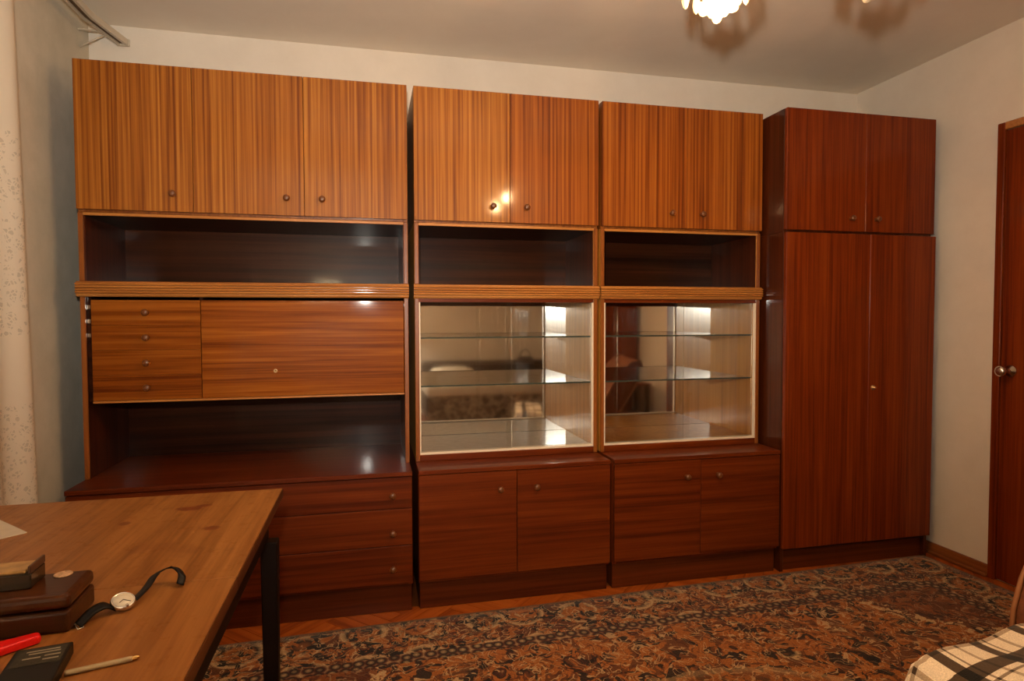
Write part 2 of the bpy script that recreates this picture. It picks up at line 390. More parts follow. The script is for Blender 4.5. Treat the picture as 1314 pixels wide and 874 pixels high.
# ------------------------------------------------------------------ middle tier
ZM0, ZM1 = 0.588, 1.625
ZS0, ZS1 = 1.300, 1.360
def trim(t, x0, x1, label=None):
    poly = [(-.425, ZS0), (-.446, ZS0), (-.452, ZS0+.006)]
    n = 4; z0 = ZS0+.012; h = (ZS1-.006-z0)/n
    for k in range(n):
        for q in range(7):
            a = PI*q/6
            poly.append((-.453-.0095*math.sin(a), z0+h*k+h*(0.5-0.5*math.cos(a))*0.92+h*.04))
    poly += [(-.452, ZS1-.003), (-.446, ZS1), (-.425, ZS1)]
    part('fluted_trim', B().prism(poly, x0, x1, 'x'), W_EDGE, t)
def middle_common(t, x0, x1, inner, trimx):
    part('side_panel', B().box(x0, x0+T, YU, -.012, ZM0, ZM1-.001), inner, t)
    part('side_panel', B().box(x1-T, x1, YU, -.012, ZM0, ZM1-.001), inner, t)
    # edge bands on the front of the side panels
    for a in (x0, x1-T):
        part('edge_band', B().box(a, a+T, YU-.008, YU, ZM0, ZS0-.0005, .002), W_EDGEZ, t)
        part('edge_band', B().box(a, a+T, YU-.008, YU, ZS1+.0005, ZM1-.001, .002), W_EDGEZ, t)
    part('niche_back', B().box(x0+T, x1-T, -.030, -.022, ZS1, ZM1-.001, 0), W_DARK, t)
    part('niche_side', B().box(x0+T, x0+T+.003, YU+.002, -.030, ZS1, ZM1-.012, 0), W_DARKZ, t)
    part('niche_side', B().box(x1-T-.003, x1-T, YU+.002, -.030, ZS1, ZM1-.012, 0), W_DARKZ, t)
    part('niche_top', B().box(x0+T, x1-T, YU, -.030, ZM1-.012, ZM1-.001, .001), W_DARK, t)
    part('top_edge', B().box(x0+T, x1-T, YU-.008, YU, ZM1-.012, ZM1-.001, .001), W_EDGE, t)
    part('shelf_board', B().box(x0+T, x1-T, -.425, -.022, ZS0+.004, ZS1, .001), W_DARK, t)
    trim(t, *trimx)

# -- left unit: writing compartment
x0, x1 = 0.0, 1.250
t = thing('bureau_cabinet', 'open-niche middle cabinet with four small drawers and a drop-down flap, above the table', 'cabinet', ((x0+x1)/2, -.22, ZM0))
middle_common(t, x0, x1, W_DARKZ, (-.008, 1.252))
ZF0, ZF1 = 0.893, 1.288
YFL = -.438
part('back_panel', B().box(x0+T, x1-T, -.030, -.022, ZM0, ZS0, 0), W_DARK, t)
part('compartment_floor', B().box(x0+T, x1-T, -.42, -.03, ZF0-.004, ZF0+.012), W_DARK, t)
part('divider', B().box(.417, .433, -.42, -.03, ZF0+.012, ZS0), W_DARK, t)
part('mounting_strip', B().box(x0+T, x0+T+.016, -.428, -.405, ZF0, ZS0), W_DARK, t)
for k in range(3):
    part('hinge', B().box(x0+T+.001, x0+T+.014, -.431, -.428, ZF1-.02-.055*k-.016, ZF1-.02-.055*k, .001), M_CHROME, t)
hgt = (ZF1-ZF0)/4
for k in range(4):
    dz0 = ZF0+hgt*k
    dr = part('drawer', B().box(.036, .4245, YFL, -.42, dz0+.0003, dz0+hgt-.0003, .0007), W_HONEYX, t)
    knob(dr, .230, YFL, dz0+hgt/2)
flap = part('drop_flap', B().box(.4265, 1.230, YFL, -.42, ZF0, ZF1, .002), W_HONEYX, t)
part('keyhole', B().lathe([(0, -.001), (.008, -.001), (.008, .0012), (.0065, .002), (.004, .002), (.003, .0), (0, 0)], 16, (.706, YFL, 0.998), (0, -1, 0)), M_KEY, flap)
part('flap_edge', B().box(.036, 1.230, YFL-.004, -.42, ZF0-.009, ZF0-.001, .001), W_EDGE, t)

# -- display cabinets
def display(x0, x1, label, liner):
    t = thing('display_cabinet', label, 'cabinet', ((x0+x1)/2, -.22, ZM0), 'mirror-backed glass display cabinets')
    middle_common(t, x0, x1, W_INNER, (x0-.004, x1+.004))
    ym = -.022
    ZG0, ZG1 = 0.622, 1.283
    part('back_panel', B().box(x0+T, x1-T, -.018, -.012, ZM0, ZS0, 0), W_DARK, t)
    part('mirror', B().box(x0+T, x1-T, ym, -.018, ZG0, ZS0, 0), M_MIRROR, t, 'silvered mirror back')
    part('bottom_board', B().box(x0+T, x1-T, YU, ym, ZM0, ZG0-.004, .001), W_INNER, t)
    part('bottom_rail', B().box(x0+T, x1-T, YU-.008, YU, ZM0, ZG0-.006, .002), W_RED, t)
    if liner: part('shelf_liner', B().box(x0+T+.002, x1-T-.002, -.40, ym-.001, ZG0-.004, ZG0-.001, 0), M_LINER, t, 'pale liner sheet')
    else: part('shelf_liner', B().box(x0+T+.002, x1-T-.002, -.40, ym-.001, ZG0-.004, ZG0-.001, 0), W_INNER, t)
    part('glass_track', B().box(x0+T, x1-T, YU-.006, -.405, ZG0-.006, ZG0+.004, .001), M_CREAM, t)
    part('glass_track', B().box(x0+T, x1-T, YU-.002, -.405, ZG1, ZS0+.004, .001), W_RED, t)
    part('edge_strip', B().box(x0+T, x0+T+.006, YU-.006, -.425, ZG0+.004, ZG1, .001), M_CREAM, t)
    part('edge_strip', B().box(x1-T-.008, x1-T, YU-.006, -.425, ZG0+.004, ZG1, .001), M_CREAM, t)
    xm = (x0+x1)/2
    for a, c, yy in ((x0+T+.008, xm+.012, -.4305), (xm-.012, x1-T-.010, -.4205)):
        part('glass_pane', B().box(a, c, yy-.002, yy+.002, ZG0+.004, ZG1, 0), M_PANE, t)
    for z in (1.126, .912):
        g = part('glass_shelf', B().box(x0+T+.001, x1-T-.001, -.398, ym-.002, z-.0025, z+.0025, 0), M_SHELF, t)
        part('glass_edge', B().box(x0+T+.001, x1-T-.001, -.401, -.398, z-.0035, z+.0035, 0), M_GEDGE, g)
    return t
display(1.277, 2.113, 'mirror-backed glass display cabinet with a pale liner, beside the bureau cabinet', True)
display(2.129, 2.960, 'mirror-backed glass display cabinet with an orange wooden floor, next to the wardrobe', False)

# ------------------------------------------------------------------ base cabinets
def base_common(t, x0, x1):
    part('side_panel', B().box(x0, x0+T, YBC, -.012, .115, .570), W_REDZ, t)
    part('side_panel', B().box(x1-T, x1, YBC, -.012, .115, .570), W_REDZ, t)
    for a in (x0+.004, x1-T-.004): part('plinth', B().box(a, a+T, -.557, -.012, 0, .115), W_PLINTH, t)
    part('top_board', B().box(x0, x1, YBD-.002, -.012, .570, .588, .002), W_RED, t)
    part('bottom_panel', B().box(x0+T, x1-T, YBC, -.02, .115, .133), W_RED, t)
    part('back_panel', B().box(x0+T, x1-T, -.02, -.012, .115, .570, 0), W_DARK, t)
    part('plinth', B().box(x0+.004, x1-.004, -.575, -.557, 0, .115), W_PLINTH, t)
t = thing('base_cabinet', 'red-brown base cabinet with three long drawers, partly behind the table', 'cabinet', (.625, -.3, 0), 'red-brown base cabinets')
base_common(t, 0, 1.250)
for k, (a, c, kz) in enumerate(((.130, .2845, .196), (.2865, .4365, .342), (.4385, .567, .497))):
    dr = part('drawer', B().box(.002, 1.248, YBD, YBC-.001, a, c, .002), W_RED, t)
    knob(dr, 1.170, YBD, kz); knob(dr, .082, YBD, kz)
for (x0, x1, xs, label) in ((1.275, 2.112, 1.690, 'two-door red-brown base cabinet under the display cabinet with the pale liner'),
                            (2.130, 2.963, 2.552, 'two-door dark red-brown base cabinet touching the tall wardrobe')):
    t = thing('base_cabinet', label, 'cabinet', ((x0+x1)/2, -.3, 0), 'red-brown base cabinets')
    base_common(t, x0, x1)
    for a, c, kx in ((x0+.001, xs-.001, xs-.074), (xs+.001, x1-.001, xs+.084)):
        dr = part('door', B().box(a, c, YBD, YBC-.001, .130, .567, .002), W_RED, t)
        knob(dr, kx, YBD, .494)

# ------------------------------------------------------------------ wardrobe
x0, x1 = 2.977, 3.824
t = thing('wardrobe', 'tall dark red-brown two-door wardrobe in the corner by the door', 'wardrobe', ((x0+x1)/2, -.3, 0))
carcass(t, x0, x1, -.594, -.012, .0, 1.613, W_DARKZ, W_DARK, True, False)
part('bottom_panel', B().box(x0+T, x1-T, -.594, -.02, .10, .118), W_DARK, t)
part('plinth', B().box(x0+T, x1-T, -.575, -.557, 0, .10), W_PLINTH, t)
xs = 3.440
for a, c in ((x0+.001, xs-.001), (xs+.001, x1-.001)):
    dr = part('door', B().box(a, c, -.614, -.595, .115, 1.610, .002), W_REDZ, t)
part('lock', B().lathe([(0, -.001), (.012, -.001), (.012, .004), (.006, .006), (.005, .018), (0, .019)], 14, (3.466, -.614, .871), (0, -1, 0)), M_KEY, dr, 'small brass lock knob')
x1 = 3.817
t = thing('wardrobe_top_cabinet', 'small dark red-brown two-door cabinet standing on top of the wardrobe', 'cabinet', ((x0+x1)/2, -.3, 1.613))
carcass(t, x0, x1, -.590, -.012, 1.613, 2.184, W_DARKZ, W_DARK)
for a, c, kx in ((x0+.001, 3.411, 3.328), (3.413, x1-.001, 3.470)):
    dr = part('door', B().box(a, c, -.609, -.591, 1.622, 2.184, .002), W_REDZ, t)
    knob(dr, kx, -.609, 1.683)

# ------------------------------------------------------------------ rug
def rug_mat(hx, hy):
    m = NT('persian_rug'); tc = m.n('ShaderNodeTexCoord'); obj = tc.outputs['Object']
    # domain warp for curling vines
    nz = m.n('ShaderNodeTexNoise'); nz.inputs['Scale'].default_value = 9; m.lk(obj, nz.inputs['Vector'])
    sb = m.n('ShaderNodeVectorMath', operation='SUBTRACT'); m.lk(nz.outputs['Color'], sb.inputs[0]); sb.inputs[1].default_value = (.5, .5, .5)
    sc = m.n('ShaderNodeVectorMath', operation='SCALE'); m.lk(sb.outputs[0], sc.inputs[0]); sc.inputs[3].default_value = 0.10
    ad = m.n('ShaderNodeVectorMath', operation='ADD'); m.lk(obj, ad.inputs[0]); m.lk(sc.outputs[0], ad.inputs[1]); wv = ad.outputs[0]
    sx = m.n('ShaderNodeSeparateXYZ'); m.lk(obj, sx.inputs[0]); X, Y = sx.outputs[0], sx.outputs[1]
    ax = m.math('ABSOLUTE', X); ay = m.math('ABSOLUTE', Y)
    # scalloped distance to the edge
    d = m.math('MINIMUM', m.math('SUBTRACT', hx, ax), m.math('SUBTRACT', hy, ay))
    RED, ORG, BEI, NAV, BRN = (0.085, 0.016, 0.005), (0.36, 0.115, 0.018), (0.55, 0.37, 0.19), (0.010, 0.006, 0.006), (0.13, 0.038, 0.009)
    c4 = lambda c: (*c, 1)
    def line(scale, lvl, wid, dist=1.5):
        n_ = m.noise(wv, scale, 1.5, 0.5, dist); return m.math('LESS_THAN', m.math('ABSOLUTE', m.math('SUBTRACT', n_, lvl)), wid)
    nn = m.noise(wv, 5.5, 3, 0.6, 1.2)
    vd = m.voro(wv, 6.0, rnd=0.8)
    flower = m.ramp(vd, [(0.0, BEI), (0.07, RED), (0.14, ORG), (0.22, NAV), (0.27, BEI), (0.31, BRN), (0.40, ORG), (1, ORG)])
    vd2 = m.voro(wv, 17.0)
    bud = m.ramp(vd2, [(0.0, BEI), (0.13, RED), (0.26, NAV), (0.34, ORG)])
    field = m.mix(m.math('GREATER_THAN', nn, 0.50), flower, c4(ORG))
    field = m.mix(m.math('MULTIPLY', m.math('LESS_THAN', vd2, 0.30), m.math('GREATER_THAN', m.noise(wv, 8, 2), 0.47)), field, bud)
    field = m.mix(m.math('MULTIPLY', m.math('GREATER_THAN', m.noise(wv, 9, 2, 0.5, 2.0), 0.545), 0.9), field, c4(BRN))
    field = m.mix(m.math('MULTIPLY', m.math('GREATER_THAN', m.noise(wv, 17, 2, 0.5, 1.0), 0.575), 0.95), field, c4(NAV))
    field = m.mix(m.math('MULTIPLY', line(10, .5, .014), .8), field, c4(RED))
    field = m.mix(m.math('MULTIPLY', line(15, .47, .018), .8), field, c4(BEI))
    bv = m.voro(obj, 4.6, rnd=0.3); bcol = m.ramp(bv, [(0.0, BEI), (0.10, RED), (0.2, ORG), (0.30, NAV), (0.40, BEI), (0.44, BRN), (0.7, RED)])
    border = m.mix(m.math('MULTIPLY', m.math('GREATER_THAN', m.noise(wv, 18, 2, .5, 1.5), 0.54), .9), bcol, c4(ORG))
    border = m.mix(m.math('GREATER_THAN', m.noise(wv, 26, 2), 0.57), border, c4(NAV))
    border = m.mix(m.math('MULTIPLY', line(20, .5, .022), .75), border, c4(BEI))
    # medallions
    def ell(cx, cy, rx, ry):
        a = m.math('DIVIDE', m.math('SUBTRACT', X, cx), rx); b_ = m.math('DIVIDE', m.math('SUBTRACT', Y, cy), ry)
        return m.math('SQRT', m.math('ADD', m.math('MULTIPLY', a, a), m.math('MULTIPLY', b_, b_)))
    e1 = m.math('ADD', ell(0.0, 0.0, 0.62, 0.40), m.math('MULTIPLY', nn, 0.25))
    med = m.ramp(e1, [(0.0, BEI), (0.25, RED), (0.5, NAV), (0.72, BRN), (0.95, ORG), (1.0, BEI)])
    medm = m.math('LESS_THAN', e1, 1.05)
    field = m.mix(m.math('MULTIPLY', medm, 0.3), field, med)
    ax2 = m.math('SUBTRACT', hx-0.30, ax); ay2 = m.math('SUBTRACT', hy-0.28, ay)
    crn = m.math('SQRT', m.math('ADD', m.math('MULTIPLY', ax2, ax2), m.math('MULTIPLY', ay2, ay2)))
    crn = m.math('ADD', crn, m.math('MULTIPLY', nn, 0.15))
    cm = m.math('LESS_THAN', crn, 0.46); cr = m.math('MULTIPLY', m.math('LESS_THAN', crn, 0.50), m.math('GREATER_THAN', crn, 0.44))
    field = m.mix(m.math('MULTIPLY', cm, 0.45), field, c4(RED)); field = m.mix(m.math('MULTIPLY', cr, m.math('GREATER_THAN', m.noise(wv, 34, 2), 0.54)), field, c4(BEI))
    col = m.mix(m.math('LESS_THAN', d, 0.27), field, border)
    def band(a, b_): return m.math('MULTIPLY', m.math('GREATER_THAN', d, a), m.math('LESS_THAN', d, b_))
    guard = m.ramp(m.voro(obj, 24, rnd=0.4), [(0.0, BEI), (0.35, NAV), (0.5, RED), (0.8, BEI)])
    col = m.mix(band(0.245, 0.30), col, guard)
    col = m.mix(m.math('LESS_THAN', d, 0.010), col, c4((0.24, 0.10, 0.03)))
    pile = m.noise(obj, 260, 3, 0.7)
    col = m.mix(0.75, col, m.ramp(pile, [(0.3, (0.25, 0.25, 0.25)), (0.7, (1.5, 1.5, 1.5))]), 'MULTIPLY')
    m.put(m.b.inputs['Base Color'], col); m.set(Roughness=0.95, Specular_IOR_Level=0.05)
    m.b.inputs['Sheen Weight'].default_value = 0.15; m.bump(pile, 0.6, 0.004); return m.m
rx, ry, ra = 1.70, 0.98, math.radians(2.0)
cxr = 3.800 - rx*math.cos(ra) + ry*math.sin(ra)*1; cyr = -0.600 - rx*math.sin(ra) - ry*math.cos(ra)
def rugpt(u, v):
    x = (u-.5)*2*rx; y = (v-.5)*2*ry
    return (x, y, .011 + .0012*math.sin(x*5)*math.cos(y*6))
rb = B().grid(rugpt, 60, 36)
t_ = bmesh.new()
o = solo('rug', rb, rug_mat(rx, ry), 'brown and orange oriental rug with dark floral pattern on the parquet', 'rug', (cxr-2*ry*math.sin(ra)*0, cyr, 0.0), local=True)
o.rotation_euler = (0, 0, ra)
sm_ = o.modifiers.new('thickness', 'SOLIDIFY'); sm_.thickness = .0095; sm_.offset = -1

# ------------------------------------------------------------------ dining table
def table_mat():
    m = NT('worn_table_veneer'); st = (1, 0.05, 1)
    v = m.coords(st, rnd=0.6); f1 = m.noise(v, 26, 4, 0.6, 0.5); f2 = m.noise(v, 110, 3, 0.6)
    f = m.math('ADD', m.math('MULTIPLY', f1, .65), m.math('MULTIPLY', f2, .35))
    c = m.ramp(f, [(0.36, (0.17, 0.058, 0.011)), (0.5, (0.26, 0.098, 0.021)), (0.66, (0.34, 0.142, 0.036))])
    ob = m.coords(); w_ = m.noise(ob, 30, 4, 0.7)
    blot = m.noise(ob, 8.5, 3, 0.6)
    sx = m.n('ShaderNodeSeparateXYZ'); m.lk(ob, sx.inputs[0])
    c = m.mix(m.math('MULTIPLY', m.ramp(blot, [(0.60, (0, 0, 0)), (0.70, (1, 1, 1))]), 0.35), c, (0.14, 0.035, 0.008, 1))
    for (px, py, rx_, ry_) in ((.644, -1.474, .035, .022), (.675, -1.455, .024, .014), (.531, -1.561, .016, .016), (.735, -1.64, .02, .02)):
        a = m.math('DIVIDE', m.math('SUBTRACT', sx.outputs[0], px-TX), rx_); b_ = m.math('DIVIDE', m.math('SUBTRACT', sx.outputs[1], py-TY), ry_)
        r_ = m.math('ADD', m.math('SQRT', m.math('ADD', m.math('MULTIPLY', a, a), m.math('MULTIPLY', b_, b_))), m.math('MULTIPLY', m.math('SUBTRACT', w_, .5), 1.6))
        k = m.ramp(r_, [(0.7, (1, 1, 1)), (1.0, (0, 0, 0))]); c = m.mix(m.math('MULTIPLY', k, .75), c, (0.13, 0.022, 0.007, 1))
    m.put(m.b.inputs['Base Color'], c); m.set(Roughness=0.45, Coat_Weight=0.12, Specular_IOR_Level=0.3)
    m.put(m.b.inputs['Coat Roughness'], m.math('MULTIPLY_ADD', w_, 0.3, 0.15)); m.bump(f2, .08, .0006); return m.m
W_EDGED = wood('table_edge', (0.05, 0.014, 0.003), (0.08, 0.024, 0.005), (0.11, 0.036, 0.009), 'y', 60, 0.5, 0.1, 0.3, spec=0.15)
TX, TY, TZ = .4525, -1.95, .74
M_TAB = table_mat()
t = thing('dining_table', 'worn brown veneer folding table with dark square legs under the curtain', 'table', (TX, TY, 0))
for y0, y1 in ((-1.9365, -1.332), (-2.55, -1.9385)):
    part('table_leaf', B().box(.06, .845, y0, y1, TZ-.024, TZ, .001), M_TAB, t)
    part('leaf_edge', B().box(.845, .8475, y0, y1, TZ-.024, TZ-.001, .0008), W_EDGED, t)
part('apron', B().box(.10, .815, -1.395, -1.377, .62, TZ-.0245), W_LEG, t)
part('apron', B().box(.10, .815, -2.505, -2.487, .62, TZ-.0245), W_LEG, t)
part('apron', B().box(.797, .815, -2.487, -1.395, .62, TZ-.0245), W_LEG, t)
part('apron', B().box(.10, .118, -2.487, -1.395, .62, TZ-.0245), W_LEG, t)
for lx in (.10, .800):
    for ly in (-1.42, -2.505):
        q = B().box(lx-.001, lx+.042, ly-.001, ly+.042, .0125 if lx > .5 else 0, .62, .003)
        for v in q.bm.verts:
            if v.co.z < .1: v.co.x += (lx+.02-v.co.x)*.2; v.co.y += (ly+.02-v.co.y)*.2
        q.bm.verts.ensure_lookup_table(); part('leg', q, W_LEG, t)

# ------------------------------------------------------------------ things on the table
Z = TZ
def rotbox(b, ang, c): return b.xf(Matrix.Translation(c) @ Matrix.Rotation(ang, 4, 'Z'))
M_PAPER = plain('grey_paper', (0.55, 0.49, 0.40), 0.6, noise=.06)
solo('paper_sheet', rotbox(B().box(-.20, 0, -.14, 0, 0, .0025, .0005), math.radians(-46), (.345, -1.581, Z)), M_PAPER,
     'pale grey folded paper lying at the far left of the table', 'paper', (.27, -1.56, Z))
# wooden case
W_CASE = wood('case_wood', (0.018, 0.005, 0.0015), (0.038, 0.010, 0.003), (0.07, 0.021, 0.006), 'x', 36, 0.35, 0.3, 0.12, spec=0.15)
ca_ = math.radians(3)
t = thing('wooden_case', 'dark brown wooden case with rounded corners on the table, beside the wristwatch', 'case', (.645, -2.09, Z))
Mc = Matrix.Translation((.643, -2.096, Z)) @ Matrix.Rotation(ca_, 4, 'Z')
part('case_body', B().box(-.30, 0, 0, .104, 0, .034, .006, 3).xf(Mc), W_CASE, t)
part('case_lid', B().box(-.30, 0, 0, .104, .0355, .058, .008, 3).xf(Mc), W_CASE, t)
part('clasp', B().box(-.17, -.15, -.003, 0, .022, .046, .001).xf(Mc), M_BRASS, t)
Zc = Z+.058
t = thing('trinket_box', 'small dark box with a golden top standing on the wooden case', 'box', (.57, -2.05, Zc))
Mb = Matrix.Translation((.578, -2.062, Zc)) @ Matrix.Rotation(ca_, 4, 'Z')
part('box_body', B().box(-.075, 0, 0, .05, 0, .024, .002).xf(Mb), plain('black_lacquer', (.02, .012, .008), .25, coat=.5), t)
part('box_lid', B().box(-.073, -.008, .002, .048, .024, .029, .0015).xf(Mb), plain('gold_paper', (.45, .27, .10), .4, .3, noise=.3), t)
part('box_flap', B().box(-.004, 0, 0, .05, .024, .036, .0008).xf(Mb), plain('brown_card', (.07, .03, .015), .5), t)
part('box_stud', B().sphere((-.045, -.001, .010), .005, 10, 6).xf(Mb), M_CHROME, t)
solo('coin', B().lathe([(0, 0), (.0125, 0), (.0132, .0006), (.0132, .0016), (.0125, .0022), (.011, .0018), (0, .0018)], 24, (.600, -2.012, Zc)), plain('copper_coin', (.75, .5, .3), .4, .6, noise=.35, nscale=250),
     'round pale copper coin lying on the wooden case', 'coin', (.600, -2.012, Zc))
# wristwatch
t = thing('wristwatch', 'silver wristwatch with an open black leather strap on the table', 'watch', (.693, -2.033, Z))
M_STRAP = plain('black_leather', (.007, .0045, .0035), .45, noise=.3, nscale=200, spec=.15)
wd = Vector((.5, .42, 0)).normalized()
fc = Vector((.692, -2.031, Z+.013))
tilt = Vector((.25, -.35, 1)).normalized()
part('watch_case', B().lathe([(0, -.005), (.0155, -.005), (.0178, -.003), (.0182, .001), (.0172, .0035), (.0155, .0042), (.015, .003), (0, .003)], 28, fc, tilt), M_CHROME, t)
dial = part('watch_dial', B().lathe([(0, .0032), (.0149, .0032), (.0149, .0036), (0, .0037)], 28, fc, tilt), plain('silver_dial', (.75, .68, .56), .35), t)
e1 = tilt.cross(Vector((0, 0, 1))).normalized(); e2 = tilt.cross(e1)
for a_, l_ in ((.6, .008), (2.4, .012)):
    dr_ = e1*math.cos(a_)+e2*math.sin(a_)
    part('watch_hand', B().tube([fc+tilt*.0042, fc+tilt*.0042+dr_*l_], .0005, 5), M_STRAP, dial)
part('crown', B().lathe([(0, 0), (.002, 0), (.002, .003), (0, .003)], 10, fc+Vector((.018*.6, -.018*.8, 0)), (.6, -.8, 0)), M_CHROME, t)
def strap(pts, wid):
    """ribbon standing partly on edge"""
    b = B(); n = len(pts)
    P = [Vector(p) for p in pts]
    def fn(u, v):
        f = u*(n-1); i = min(int(f), n-2); k = f-i
        p0, p1, p2, p3 = P[max(i-1, 0)], P[i], P[i+1], P[min(i+2, n-1)]
        p = .5*((2*p1)+(p2-p0)*k+(2*p0-5*p1+4*p2-p3)*k*k+(-p0+3*p1-3*p2+p3)*k**3)
        tg = (p2-p1); side = Vector((-tg.y, tg.x, 0))
        if side.length < 1e-6: side = Vector((-.6, .8, 0))
        side.normalize()
        return p + side*wid*(1-.3*u)*(v-.5) + Vector((0, 0, .35*wid*(.5-v)))
    return b.grid(fn, 24, 3, .0022)
part('strap', strap([fc+wd*.014+Vector((0, 0, -.004)), (.712, -1.99, Z+.016), (.718, -1.955, Z+.026), (.738, -1.935, Z+.028), (.756, -1.945, Z+.018), (.758, -1.962, Z+.006)], .016), M_STRAP, t)
part('strap', strap([fc-wd*.014+Vector((0, 0, -.004)), (.672, -2.050, Z+.018), (.660, -2.066, Z+.016), (.650, -2.086, Z+.006)], .017), M_STRAP, t)
part('buckle', B().tube([(.642, -2.080, Z+.004), (.653, -2.095, Z+.003), (.659, -2.090, Z+.003), (.648, -2.075, Z+.004)], .0009, 6, True), M_CHROME, t)
# red lighter
M_REDP = plain('red_plastic', (.75, .006, .006), .35, coat=.4)
t = thing('red_lighter', 'bright red plastic lighter lying at the left table edge of the picture', 'lighter', (.575, -2.14, Z))
Mr = Matrix.Translation((.614, -2.116, Z+.007)) @ Matrix.Rotation(math.radians(31), 4, 'Z')
bb = B().box(-.075, 0, -.018, .018, -.006, .006, .0045, 3)
for v in bb.bm.verts:
    if v.co.x > -.02: v.co.y *= 1-.65*(v.co.x+.02)/.02
part('lighter_body', bb.xf(Mr), M_REDP, t)
part('lighter_cap', B().box(-.088, -.0755, -.0105, .0105, -.006, .006, .002, 2).xf(Mr), M_CHROME, t)
# pocket calculator-like device
t = thing('black_box', 'black box with pale printed lines at the bottom left of the table', 'box', (.665, -2.19, Z))
Md = Matrix.Translation((.676, -2.163, Z)) @ Matrix.Rotation(math.radians(10), 4, 'Z')
part('box_body', B().box(-.066, 0, -.11, 0, 0, .018, .002, 2).xf(Md), plain('black_card', (.008, .0065, .005), .4, spec=.2), t)
lab = part('print_panel', B().box(-.060, -.004, -.052, -.005, .018, .0184, 0).xf(Md), plain('grey_print', (.035, .03, .02), .5, noise=.3, nscale=300, spec=.2), t)
for k, (a, c, yy) in enumerate(((-.050, -.012, -.014), (-.046, -.010, -.021), (-.050, -.030, -.033), (-.026, -.008, -.031), (-.026, -.008, -.041))):
    part('print_line', B().box(a, c, yy-.0014, yy+.0014, .0184, .0187, 0).xf(Md), plain('pale_ink', (.30, .26, .19), .5), lab)
# pen
pd = (Vector((.772, -2.202, 0))-Vector((.690, -2.224, 0))); pl = pd.length
pbase = Vector((.690, -2.224, Z+.004))
t = thing('pen', 'slim metal pen lying on the table in front of the watch', 'pen', (.73, -2.213, Z))
part('barrel', B().lathe([(0, 0), (.0034, 0), (.0036, .003), (.0036, pl-.012), (.003, pl-.008), (0, pl-.008)], 12, pbase, pd), plain('pen_metal', (.42, .33, .2), .5, .3), t)
part('tip', B().lathe([(.003, pl-.009), (.0032, pl-.004), (.002, pl), (0, pl+.001)], 12, pbase, pd), M_BRASS, t)

# ------------------------------------------------------------------ curtain and rail
def lace_mat():
    m = NT('lace_tulle'); m.b.inputs['Base Color'].default_value = (0.80, 0.72, 0.60, 1); m.set(Roughness=0.9, Specular_IOR_Level=.1)
    uv = m.n('ShaderNodeTexCoord').outputs['Object']; sx = m.n('ShaderNodeSeparateXYZ'); m.lk(uv, sx.inputs[0]); zz = sx.outputs[2]
    v1 = m.voro(uv, 22, 'DISTANCE_TO_EDGE'); v2 = m.voro(uv, 75, 'DISTANCE_TO_EDGE'); v3 = m.noise(uv, 9, 3, .6, 2.0)
    lace = m.math('MAXIMUM', m.math('LESS_THAN', v1, .12), m.math('LESS_THAN', v2, .13))
    lace = m.math('MAXIMUM', lace, m.math('GREATER_THAN', v3, .60))
    def band(a, b_): return m.math('MULTIPLY', m.math('GREATER_THAN', zz, a), m.math('LESS_THAN', zz, b_))
    bd = m.math('ADD', band(1.16, 1.80), band(.2, .94))
    op = m.math('MULTIPLY_ADD', m.math('MULTIPLY', bd, m.math('SUBTRACT', lace, 1.0)), .26, .90)
    tr = m.n('ShaderNodeBsdfTransparent'); tl = m.n('ShaderNodeBsdfTranslucent'); tl.inputs[0].default_value = (.75, .66, .54, 1)
    mx0 = m.n('ShaderNodeMixShader'); mx0.inputs[0].default_value = .25; m.lk(m.b.outputs[0], mx0.inputs[1]); m.lk(tl.outputs[0], mx0.inputs[2])
    mx = m.n('ShaderNodeMixShader'); m.lk(op, mx.inputs[0]); m.lk(tr.outputs[0], mx.inputs[1]); m.lk(mx0.outputs[0], mx.inputs[2])
    m.lk(mx.outputs[0], m.out.inputs[0]); return m.m
RZ = 2.425
def curt(u, v):
    z = .12 + (RZ-.03-.12)*v
    y = -.80 - .045*(z-.6)/1.4 - u*1.75
    return (-.012 + .018*math.sin(u*62+.6)*(1-.3*v) + .010*math.sin(u*23+1), y, z)
t = thing('lace_curtain', 'cream lace curtain hanging from the ceiling rail at the left wall', 'curtain', (0, -1.6, 0))
part('curtain_sheet', B().grid(curt, 260, 24), lace_mat(), t)
part('hem', B().tube([Vector(curt(k/120, 0)) for k in range(121)], .004, 6), plain('hem_thread', (.7, .62, .5), .9), t)
t = thing('curtain_rail', 'pale double-track curtain rail ending at the back wall corner near the ceiling', 'curtain rail', (0, -1.3, RZ))
M_RAIL = plain('rail_paint', (.55, .47, .36), .4, coat=.3); M_RAILD = plain('rail_groove', (.10, .05, .02), .5)
def railbox(pts, w0, w1, z0, z1):
    b = B()
    def strip(off0, off1):
        V = []
        for i, p in enumerate(pts):
            p = Vector(p); dd = (Vector(pts[min(i+1, len(pts)-1)])-Vector(pts[max(i-1, 0)])).normalized(); nn = Vector((dd.y, -dd.x))*-1
            V.append((p+nn*off0, p+nn*off1))
        return V
    t = bmesh.new(); rings = []
    for a, c in strip(w0, w1):
        rings.append([t.verts.new((a.x, a.y, z0)), t.verts.new((c.x, c.y, z0)), t.verts.new((c.x, c.y, z1)), t.verts.new((a.x, a.y, z1))])
    for a, c in zip(rings, rings[1:]):
        for k in range(4): t.faces.new((a[k], a[(k+1) % 4], c[(k+1) % 4], c[k]))
    t.faces.new(rings[0][::-1]); t.faces.new(rings[-1]); bmesh.ops.recalc_face_normals(t, faces=t.faces[:]); return b.join(t)
rp = [(.035, -.045), (-.010, -.28), (-.012, -.5), (-.012, -2.65)]
part('track', railbox(rp, -.022, -.010, RZ, RZ+.026), M_RAIL, t)
